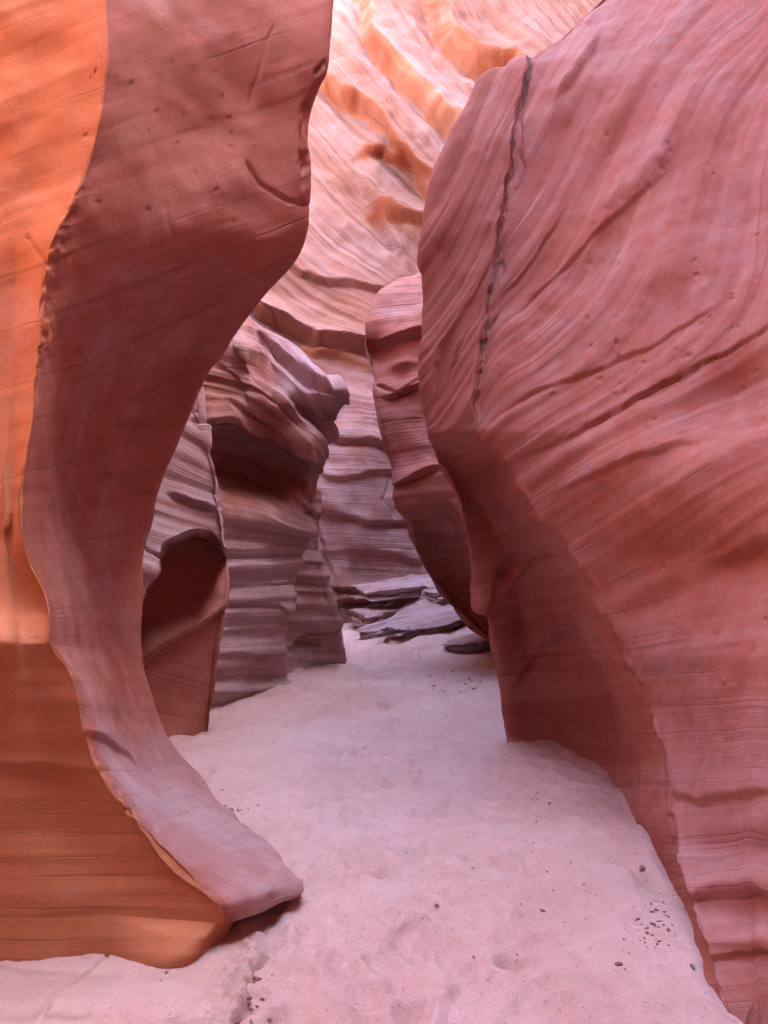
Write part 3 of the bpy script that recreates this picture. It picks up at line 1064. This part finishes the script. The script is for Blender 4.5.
# ------------------------------------------------------------------ far wall
def rockD():
    pys = [-260, -180, -90, 0, 70, 140, 210, 290, 360, 430, 500, 560, 610, 660, 720]
    dd = [22.5, 21, 19, 17.4, 16.4, 15.6, 15.0, 14.4, 14.0, 13.7, 13.45, 13.3, 13.1, 12.9, 12.9]
    pxs = [-250, 60, 200, 270, 330, 390, 450, 520, 620, 780, 1100]
    dx = [-3.0, -1.4, -.6, -.3, 0, .3, .6, .9, 1.0, .4, -1.5]
    rows = []
    for y, d in zip(pys, dd):
        r = []
        for x, e in zip(pxs, dx):
            r.append((x, y, d + e))
        w0, w1 = W(pxs[0], y, d + dx[0]), W(pxs[-1], y, d + dx[-1])
        r.insert(0, ('w', w0[0] - 1, w0[1] + 4, w0[2], -320, y))
        r.append(('w', w1[0] + 1, w1[1] + 4, w1[2], 1180, y))
        rows.append(r)
    R = Rock(rows, front=(0, 13), res=1.7)
    px, py = R.px, R.py
    R.bump(350, 470, 60, 90, 0, .5)
    R.bump(400, 60, 40, 120, -35, .4)
    R.bump(330, 130, 40, 80, -45, -.3)
    R.bump(400, 180, 30, 30, 0, -.3)
    R.freeze()
    p = R.P.copy()
    R.push(.16 * fbm(p * .5, 4, 71) + .035 * fbm(p * 2.2, 3, 72))
    sl = 1.1 - .5 * smooth(120, 330, py) - .55 * smooth(320, 440, py)
    bed = py - sl * (px - 340)
    lq = 1 - .72 * smooth(370, 440, py)
    R.beds(bed, [(2.0, .10 * lq, 1, 73), (5, .06 * lq, .9, 74), (11, .035 * lq, .8, 75), (25, .018 * lq, 1, 76)])
    R.normals()
    led = np.zeros(px.shape, bool)
    for ln, a, wa, wb, tw, o in (
            ([(345, -90), (367, 0), (385, 57), (424, 96), (460, 130), (540, 210)], .36, 40, 22, 11, 1),
            ([(270, 45), (317, 78), (356, 96), (393, 130), (424, 172), (490, 260)], .30, 32, 18, 9, 1),
            ([(415, -90), (440, 0), (452, 40), (475, 60), (510, 75), (600, 130)], .42, 40, 24, 14, 1),
            ([(345, 152), (385, 143), (420, 165), (460, 200)], .20, 16, 14, 7, 1),
            ([(355, 160), (376, 205), (392, 232), (412, 275)], .20, 14, 12, 5, 0),
            ([(360, 205), (400, 212), (460, 212)], .18, 14, 16, 10, 1),
            ([(210, 292), (280, 318), (320, 338), (365, 352), (450, 372)], .30, 18, 12, 6, 0),
            ([(290, 340), (340, 350), (372, 368), (430, 392)], .16, 12, 14, 8, 1),
            ([(230, 250), (320, 275), (430, 296)], .10, 14, 8, 4, 0),
            ([(300, 470), (345, 478), (385, 470), (440, 480)], .06, 12, 8, 4, 0),
            ([(300, 505), (360, 515), (400, 520), (450, 515)], .08, 12, 8, 4, 0),
            ([(310, 555), (370, 548), (450, 560)], .06, 12, 8, 5, 0),
            ([(300, 590), (365, 590), (450, 582)], .09, 10, 8, 5, 0),
            ([(310, 610), (375, 600), (450, 606)], .10, 9, 8, 4, 0),
            ([(305, 430), (370, 440), (420, 446)], .10, 10, 6, 4, 0)):
        mk = R.step(ln, a, wa, wb, wob=5, tw=tw, ws=34)
        if o:
            led |= mk
        R.normals()
    R.dust = .3 * smooth(360, 470, py)
    R.groove([(310, 512), (322, 545), (336, 590), (343, 630)], .08, 2.0)
    R.groove([(395, 470), (385, 500), (400, 520)], .04, 2.0)
    mid = py + 30 * fbm(np.stack([px / 60, py / 60, 0 * px], -1), 3, 99) < 350
    root = R.build("canyon_wall", W(340, 640, 13), [("ledge_underside", led & (R.U > 2), M_D_GLOW, "undersides of the slanting ledges, orange bounced light in their colour"), ("upper_wall", mid, None, "bright pink and orange upper wall"), ("lower_wall", None, M_DL, "brown layered lower wall")], M_D)
    tag(root, "high bright pink and orange canyon wall closing the far end of the passage", "rock wall")


# ------------------------------------------------------------------ overhanging block on the right, further back
def rockE():
    T = [
        ((560, 60, 11.5), None, 10.0),
        ((470, 205, 10.2), None, 9.2),
        ((421, 273, 9.7), None, 8.9),
        ((399, 280, 9.5), None, 8.8),
        ((379, 297, 9.3), None, 8.7),
        ((364, 322, 9.15), None, 8.6),
        ((364, 342, 9.1), None, 8.6),
        ((371, 372, 9.05), None, 8.5),
        ((385, 420, 9.0), None, 8.45),
        ((391, 462, 8.95), None, 8.4),
        ((401, 506, 8.95), ((424, 501, 8.75), (447, 499, 8.6), (463, 514, 8.5), (540, 580, 8.2)), None),
        ((408, 522, 9.15), ((430, 522, 9.4), (452, 525, 9.4), (470, 540, 9.3), (540, 600, 9.0)), None),
        ((416, 549, 9.4), ((440, 556, 9.8), (458, 560, 9.9), (478, 580, 9.8), (540, 620, 9.5)), None),
        ((434, 582, 9.7), ((452, 592, 10.0), (468, 600, 10.1), (486, 610, 10.1), (540, 640, 9.9)), None),
        ((470, 625, 9.9), ((480, 630, 10.1), (490, 634, 10.1), (500, 640, 10.1), (540, 660, 10)), None),
        ((497, 648, 10.0), ((503, 652, 10.1), (510, 655, 10.1), (520, 660, 10.1), (545, 680, 10)), None),
        ((505, 700, 9.8), ((510, 702, 9.9), (520, 704, 9.9), (530, 706, 9.9), (550, 720, 9.9)), None),
    ]
    rows = []
    for S, inner, dR in T:
        r = [(S[0] + 120, S[1], S[2] + 2.4), (S[0] + 25, S[1], S[2] + 1.1), (S[0] + 3, S[1], S[2] + .3), S]
        if inner is None:
            Re = (S[0] + 190, S[1] - 25, dR - .4)
            inner = [lerp(S, Re, t) for t in (.14, .3, .45, 1.0)]
        r += list(inner)
        r.append((inner[-1][0] + 160, inner[-1][1], inner[-1][2] - .4))
        rows.append(r)
    R = Rock(rows, ubreaks=[3], vbreaks=[3, 5, 10], front=(2, 7), res=1.8)
    px, py = R.px, R.py
    R.bump(378, 350, 14, 14, 0, -.25)
    R.bump(400, 360, 14, 10, 0, .15)
    R.freeze()
    top = smooth(512, 495, py)
    R.push(.05 * fbm(R.P * 1.6, 3, 81))
    bed = py + .22 * (px - 370) - .0012 * (px - 370) ** 2
    R.beds(bed, [(2.5, .06, .7, 82), (6, .03, .8, 83), (15, .012, 1, 84)])
    R.normals()
    R.step([(380, 398), (405, 390), (440, 378)], .10, 12, 5)
    R.step([(362, 340), (385, 338), (440, 325)], .10, 9, 7)
    R.normals()
    R.step([(390, 484), (415, 478), (450, 462)], .08, 10, 4)
    R.groove([(375, 385), (400, 395), (435, 372)], .05, 1.6)
    under = R.Vv > 10
    R.dust = .12 * (R.Vv <= 10)  # front face lightened, underside not: light put into the colour
    root = R.build("overhanging_rock", W(500, 660, 9.9), [("underside", under, None, "dark red underside"), ("front_face", None, None, "pink layered front face")], M_E)
    tag(root, "leaning layered rock with a dark red underside hanging over the far end of the path", "overhanging rock")


# ------------------------------------------------------------------ slabs, pebbles, twig
def chunk(name, cen, size, rz, tilt, seed, mat, label, cat, group=None):
    """a weathered slab: an angular outline, a stack of thin layers that stand out by different amounts"""
    r_ = np.random.default_rng(seed)
    n = 160
    th = np.linspace(0, 2 * math.pi, n, endpoint=False)
    m = 8
    ca_ = np.sort((np.arange(m) + r_.uniform(-.32, .32, m)) * 2 * math.pi / m)
    cr_ = r_.uniform(.72, 1.12, m)
    cx, cy = np.cos(ca_) * cr_, np.sin(ca_) * cr_
    rad = np.zeros(n)
    for i in range(m):
        j = (i + 1) % m
        ex, ey = cx[j] - cx[i], cy[j] - cy[i]
        den = np.cos(th) * ey - np.sin(th) * ex
        den = np.where(np.abs(den) < 1e-9, 1e-9, den)
        tt = (cx[i] * ey - cy[i] * ex) / den
        uu = (cx[i] * np.sin(th) - cy[i] * np.cos(th)) / den
        ok = (tt > 0) & (uu >= -1e-6) & (uu <= 1 + 1e-6)
        rad = np.where(ok, tt, rad)
    rad = np.where(rad <= 0, .9, rad)
    rings, zz = [], []
    for q in np.linspace(0.02, .93, 16):
        rings.append(q)
        zz.append(1.0)
    nl = 5
    offs = 1 + r_.uniform(-.10, .07, nl)
    for k in range(nl):
        z1, z0 = 1 - 2 * k / nl, 1 - 2 * (k + 1) / nl
        for f, o in ((.06, -.03), (.25, .0), (.55, .0), (.8, -.01), (.97, -.05)):
            rings.append(offs[k] + o)
            zz.append(z1 + (z0 - z1) * f)
    for q in (.7, .3, .02):
        rings.append(q)
        zz.append(-1.0)
    Rg, Zz = np.array(rings)[:, None], np.array(zz)[:, None]
    x = Rg * rad[None] * np.cos(th)[None] * size[0]
    y = Rg * rad[None] * np.sin(th)[None] * size[1]
    z = Zz * size[2] + 0 * x
    P = np.stack([x, y, z], -1)
    jag = fbm(np.stack([np.cos(th)[None] * 4 + 0 * x, np.sin(th)[None] * 4 + 0 * x, Zz * 2.5 + 0 * x], -1) + seed, 4, seed)
    edge = smooth(.6, 1, Rg)
    P[..., :2] *= (1 + .10 * jag * edge)[..., None]
    P[..., 2] += size[2] * (.35 * fbm(np.stack([x * 1.2, y * 4.5, 0 * x], -1) + seed, 4, seed + 3) + .25 * np.sign(vnoise(np.stack([x * .8, y * 9, 0 * x], -1) + seed, seed + 4)) * smooth(.2, .4, 1 + 0 * x)) * (Zz > -.5)
    ca, sa = math.cos(rz), math.sin(rz)
    tx, ty = tilt
    P[..., 2] += P[..., 0] * math.tan(tx) + P[..., 1] * math.tan(ty)
    P = np.stack([P[..., 0] * ca - P[..., 1] * sa, P[..., 0] * sa + P[..., 1] * ca, P[..., 2]], -1)
    idx = np.arange(len(rings) * n).reshape(len(rings), n)
    nx = np.roll(idx, -1, axis=1)
    Fq = np.stack([idx[:-1], idx[1:], nx[1:], nx[:-1]], -1).reshape(-1, 4)
    bed = (z / size[2] * .35 + y * .5).ravel()
    o = mesh_obj(name, P.reshape(-1, 3), Fq, mat, bed=bed, dust=np.full(bed.shape, .62))
    o.location = tuple(cen)
    tag(o, label, cat, group)
    return o


def slabs():
    S = [
        # px, py(centre), d, half sizes, rz, tilt, label
        ((432, 625), 11.6, (.80, .42, .09), .30, (.20, .22), "largest striated grey rock slab lying on the sand at the far end, tilted up to the right"),
        ((436, 603), 12.3, (.30, .28, .11), .1, (.02, .1), "rounded pale boulder sitting behind the largest striated slab"),
        ((473, 641), 10.6, (.42, .28, .08), .25, (.18, .08), "flat grey slab under the dark leaning rock, half sunk in sand"),
        ((385, 618), 11.8, (.36, .22, .10), .3, (.25, .08), "small dark edged slab left of the largest striated slab"),
        ((412, 592), 12.9, (.90, .45, .12), .1, (.10, .16), "long brown ledge slab behind the rounded boulder"),
        ((458, 612), 12.2, (.40, .30, .12), .3, (.28, .08), "sharp edged slab against the dark leaning rock, beside the rounded boulder"),
        ((375, 600), 12.6, (.40, .30, .14), .0, (.05, .05), "dark brown slab at the foot of the far wall, leftmost of the pile"),
    ]
    for i, ((x, y), d, sz, rz, tl, lab) in enumerate(S):
        sz = (sz[0] * 1.1, sz[1] * 1.15, sz[2] * .72)
        q = W(x, y, d)
        q = np.array([q[0], q[1], ground_z(q[0], q[1]) + .35 * sz[2] + .03 + (.10 if "long brown" in lab else 0)])
        chunk("boulder" if "boulder" in lab else "rock_slab", q, sz, rz, tl, 100 + i * 7, M_C, lab, "boulder" if "boulder" in lab else "rock slab")


def ledge():
    """low sandstone ledge in the left foreground with a crumbling edge"""
    xs = np.linspace(-2.2, -.36, 260)
    yy = np.linspace(1.6, 3.1, 215)
    X, Y = np.meshgrid(xs, yy)
    p = np.stack([X, Y, 0 * X], -1)
    edge = -.50 + .05 * (Y - 2.3) + .05 * fbm(p * 5, 4, 91) + .03 * fbm(p * 18, 3, 92)
    far = 3.0 + .02 * fbm(p * 6, 3, 93)
    ins = smooth(-.045, .03, edge - X) * smooth(-.02, .02, far - Y)
    crumble = smooth(-.22, -.02, X - edge) * (.018 * fbm(p * 30, 3, 94) + .012 * fbm(p * 70, 2, 95))
    Z = -.06 + ins * (.092 + .010 * fbm(p * 2.5, 3, 96) + crumble + .006 * fbm(p * 12, 3, 97))
    # shallow crack
    cx = -1.08 + .05 * np.sin(Y * 9) + .03 * fbm(p * 8, 2, 98)
    Z -= ins * .02 * np.exp(-((X - cx) / .012) ** 2)
    r, c = X.shape
    idx = np.arange(r * c).reshape(r, c)
    Fq = np.stack([idx[:-1, :-1], idx[:-1, 1:], idx[1:, 1:], idx[1:, :-1]], -1).reshape(-1, 4)
    loc = np.array([-1.0, 2.3, 0])
    o = mesh_obj("rock_ledge", (np.stack([X, Y, Z], -1) - loc).reshape(-1, 3), Fq, M_LEDGE, bed=(Y * .3 + Z).ravel())
    o.location = tuple(loc)
    tag(o, "low pale rock ledge with a crumbling edge at the bottom left, below the orange face", "rock ledge")


M_LEDGE = sandstone("ledge_rock", (.52, .345, .305), (.44, .26, .21), (.58, .42, .40), tone=1, band=.4, fine=8, coarse=2, bump=.5, scale=1.6)
M_PEB = sandstone("pebble_rock", (.26, .13, .11), (.16, .07, .055), (.38, .22, .19), band=.3, bump=.3, scale=5)


def pebble_mesh(seed):
    n, mrow = 12, 8
    th = np.linspace(0, 2 * math.pi, n, endpoint=False)
    ph = np.linspace(-math.pi / 2, math.pi / 2, mrow)
    TH, PH = np.meshgrid(th, ph)
    P = np.stack([np.cos(PH) * np.cos(TH), np.cos(PH) * np.sin(TH) * .75, np.sin(PH) * .55], -1)
    P *= 1 + .35 * fbm(P * 1.3 + seed, 2, seed)[..., None]
    idx = np.arange(mrow * n).reshape(mrow, n)
    nx = np.roll(idx, -1, axis=1)
    Fq = np.stack([idx[:-1], nx[:-1], nx[1:], idx[1:]], -1).reshape(-1, 4)
    return P.reshape(-1, 3), Fq


def pebbles():
    protos = []
    for k in range(5):
        V, Fq = pebble_mesh(k * 11 + 3)
        o = mesh_obj("pebble", V, Fq, M_PEB, bed=V[:, 2])
        protos.append(o)
    spots = []

    def cluster(cx, cy, sx, sy, n, s0, s1):
        for _ in range(n):
            spots.append((random.gauss(cx, sx), random.gauss(cy, sy), random.uniform(s0, s1)))
    spots += [(198, 774, .024), (194, 779, .015), (230, 806, .026), (221, 804, .014), (245, 848, .014), (276, 852, .012),
              (543, 904, .013), (437, 904, .012), (515, 943, .012), (618, 954, .012), (642, 858, .020), (656, 902, .013), (652, 917, .012), (692, 955, .012)]
    cluster(205, 785, 9, 9, 16, .004, .010)
    cluster(235, 808, 9, 5, 10, .004, .009)
    cluster(655, 910, 8, 14, 26, .004, .011)
    cluster(640, 925, 16, 22, 22, .003, .007)
    cluster(440, 690, 16, 12, 16, .008, .018)
    cluster(478, 680, 8, 6, 10, .01, .025)
    cluster(537, 775, 10, 14, 16, .004, .011)
    cluster(600, 800, 20, 14, 10, .004, .009)
    cluster(250, 985, 10, 22, 40, .004, .014)
    cluster(175, 968, 20, 4, 22, .003, .009)
    cluster(560, 860, 60, 50, 30, .003, .007)
    cluster(430, 880, 80, 60, 26, .003, .006)
    n = 0
    for x, y, s in spots:
        if y < 600:
            continue
        d = 1200.0 / (y - 540)
        w = W(x, y, d)
        gz = ground_z(w[0], w[1])
        # slide along the ray to the real ground height
        d2 = d * (CAMZ - gz) / CAMZ
        w = W(x, y, d2)
        o = protos[n] if n < 5 else protos[random.randrange(5)].copy()
        if n >= 5:
            COL.objects.link(o)
        o.location = (w[0], w[1], ground_z(w[0], w[1]) + s * .08)
        o.scale = (s * random.uniform(.8, 1.3), s * random.uniform(.7, 1.1), s * random.uniform(.6, 1))
        o.rotation_euler = (random.uniform(-.3, .3), random.uniform(-.3, .3), random.uniform(0, 6.28))
        tag(o, "small dark pebble or rock crumb lying on the pink sand", "pebble", "pebbles scattered on the sand")
        n += 1


# ------------------------------------------------------------------ the canyon behind the camera (never in frame, shaped to return sun and block sky)
def unseen_terrain():
    base = [(-5.2, 14.0), (-5.4, 11.0), (-4.9, 8.0), (-4.3, 5.4), (-3.7, 3.6), (-2.9, 1.8), (-2.8, 0.0), (-3.0, -3.0), (-2.2, -6.0), (-.3, -7.0), (1.8, -6.0), (2.6, -4.0), (2.7, -1.5), (2.9, 1.0), (3.7, 3.0), (4.2, 5.5), (4.2, 8.5), (4.6, 12.0), (5.3, 16.5), (6.5, 24.0)]
    top = [12, 11, 10, 9.5, 8.5, 8, 8.5, 10, 12, 13, 14, 16, 15, 11.5, 9.5, 12, 19, 24, 28, 32]
    nz, sub = 90, 16
    B = np.array(base)
    u = np.linspace(0, len(base) - 1, (len(base) - 1) * sub + 1)
    bx = np.interp(u, range(len(base)), B[:, 0])
    by = np.interp(u, range(len(base)), B[:, 1])
    tz = np.interp(u, range(len(base)), top)
    k = np.ones(9) / 9
    bx = np.convolve(np.pad(bx, 4, mode='edge'), k, 'valid')
    by = np.convolve(np.pad(by, 4, mode='edge'), k, 'valid')
    t_ = np.linspace(0, 1, nz)[:, None]
    Z = -.4 + (tz[None] + .4) * t_
    lean = 1 + .012 * Z + .03 * np.sin(Z * .55 + bx[None] * .3)
    close = smooth(1.0, -2.0, by[None]) * smooth(3, 10, Z)
    lean = lean * (1 - .85 * close)
    X = bx[None] * lean
    Y = by[None] * np.where(by[None] < 0, lean, 1.0)
    P = np.stack([X, Y, Z], -1)
    n = P * np.array([1, 1, 0])
    n /= np.linalg.norm(n, axis=-1, keepdims=True) + 1e-6
    P = P + n * (.35 * fbm(P * np.array([.35, .35, .6]), 4, 201) + .06 * vnoise(P * np.array([.3, .3, 4]), 202))[..., None]
    # unseen plateau behind the rim
    rim = P[-1]
    out = [rim + n[-1] * k_ + np.array([0, 0, z_]) for k_, z_ in ((1.5, .5), (4, .8), (12, 0), (40, 0))]
    P = np.concatenate([P, np.array(out)], 0)
    r, c = P.shape[:2]
    idx = np.arange(r * c).reshape(r, c)
    Fq = np.stack([idx[:-1, :-1], idx[:-1, 1:], idx[1:, 1:], idx[1:, :-1]], -1).reshape(-1, 4)
    o = mesh_obj("unseen_terrain", P.reshape(-1, 3), Fq, M_ROCK, bed=P[..., 2].ravel())
    tag(o, kind="structure")


unseen_terrain()
rockA()
rockF()
rockB()
rockC()
rockH()
rockD()
rockE()
slabs()
ledge()
pebbles()

# ------------------------------------------------------------------ light
SUN_AZ, SUN_EL = 97.0, 53.0       # azimuth from +Y towards +X
w = bpy.data.worlds.new("World")
scene.world = w
w.use_nodes = True
t = w.node_tree
t.nodes.clear()
sky = t.nodes.new('ShaderNodeTexSky')
sky.sky_type = 'NISHITA'
sky.sun_disc = False
sky.sun_elevation = math.radians(SUN_EL)
sky.sun_rotation = math.radians(SUN_AZ)
sky.air_density = 1.0
sky.dust_density = 1.5
sky.ozone_density = .8
bg = t.nodes.new('ShaderNodeBackground')
bg.inputs[1].default_value = .15
wo = t.nodes.new('ShaderNodeOutputWorld')
t.links.new(sky.outputs[0], bg.inputs[0])
t.links.new(bg.outputs[0], wo.inputs[0])
sl = bpy.data.lights.new("sun", 'SUN')
sl.energy = 2.5
sl.angle = math.radians(.5)
sl.color = (1, .95, .88)
so = bpy.data.objects.new("sun", sl)
COL.objects.link(so)
a, e = math.radians(SUN_AZ), math.radians(SUN_EL)
dirv = (math.sin(a) * math.cos(e), math.cos(a) * math.cos(e), math.sin(e))
from mathutils import Vector
so.rotation_euler = Vector(dirv).to_track_quat('Z', 'Y').to_euler()
so.location = (10, 10, 30)

scene.render.engine = 'CYCLES'
scene.cycles.max_bounces = 10
scene.cycles.diffuse_bounces = 4
scene.cycles.adaptive_threshold = .04
scene.cycles.use_denoising = True
scene.view_settings.view_transform = 'Standard'
scene.view_settings.look = 'None'
scene.view_settings.exposure = 4.55
scene.view_settings.gamma = 1
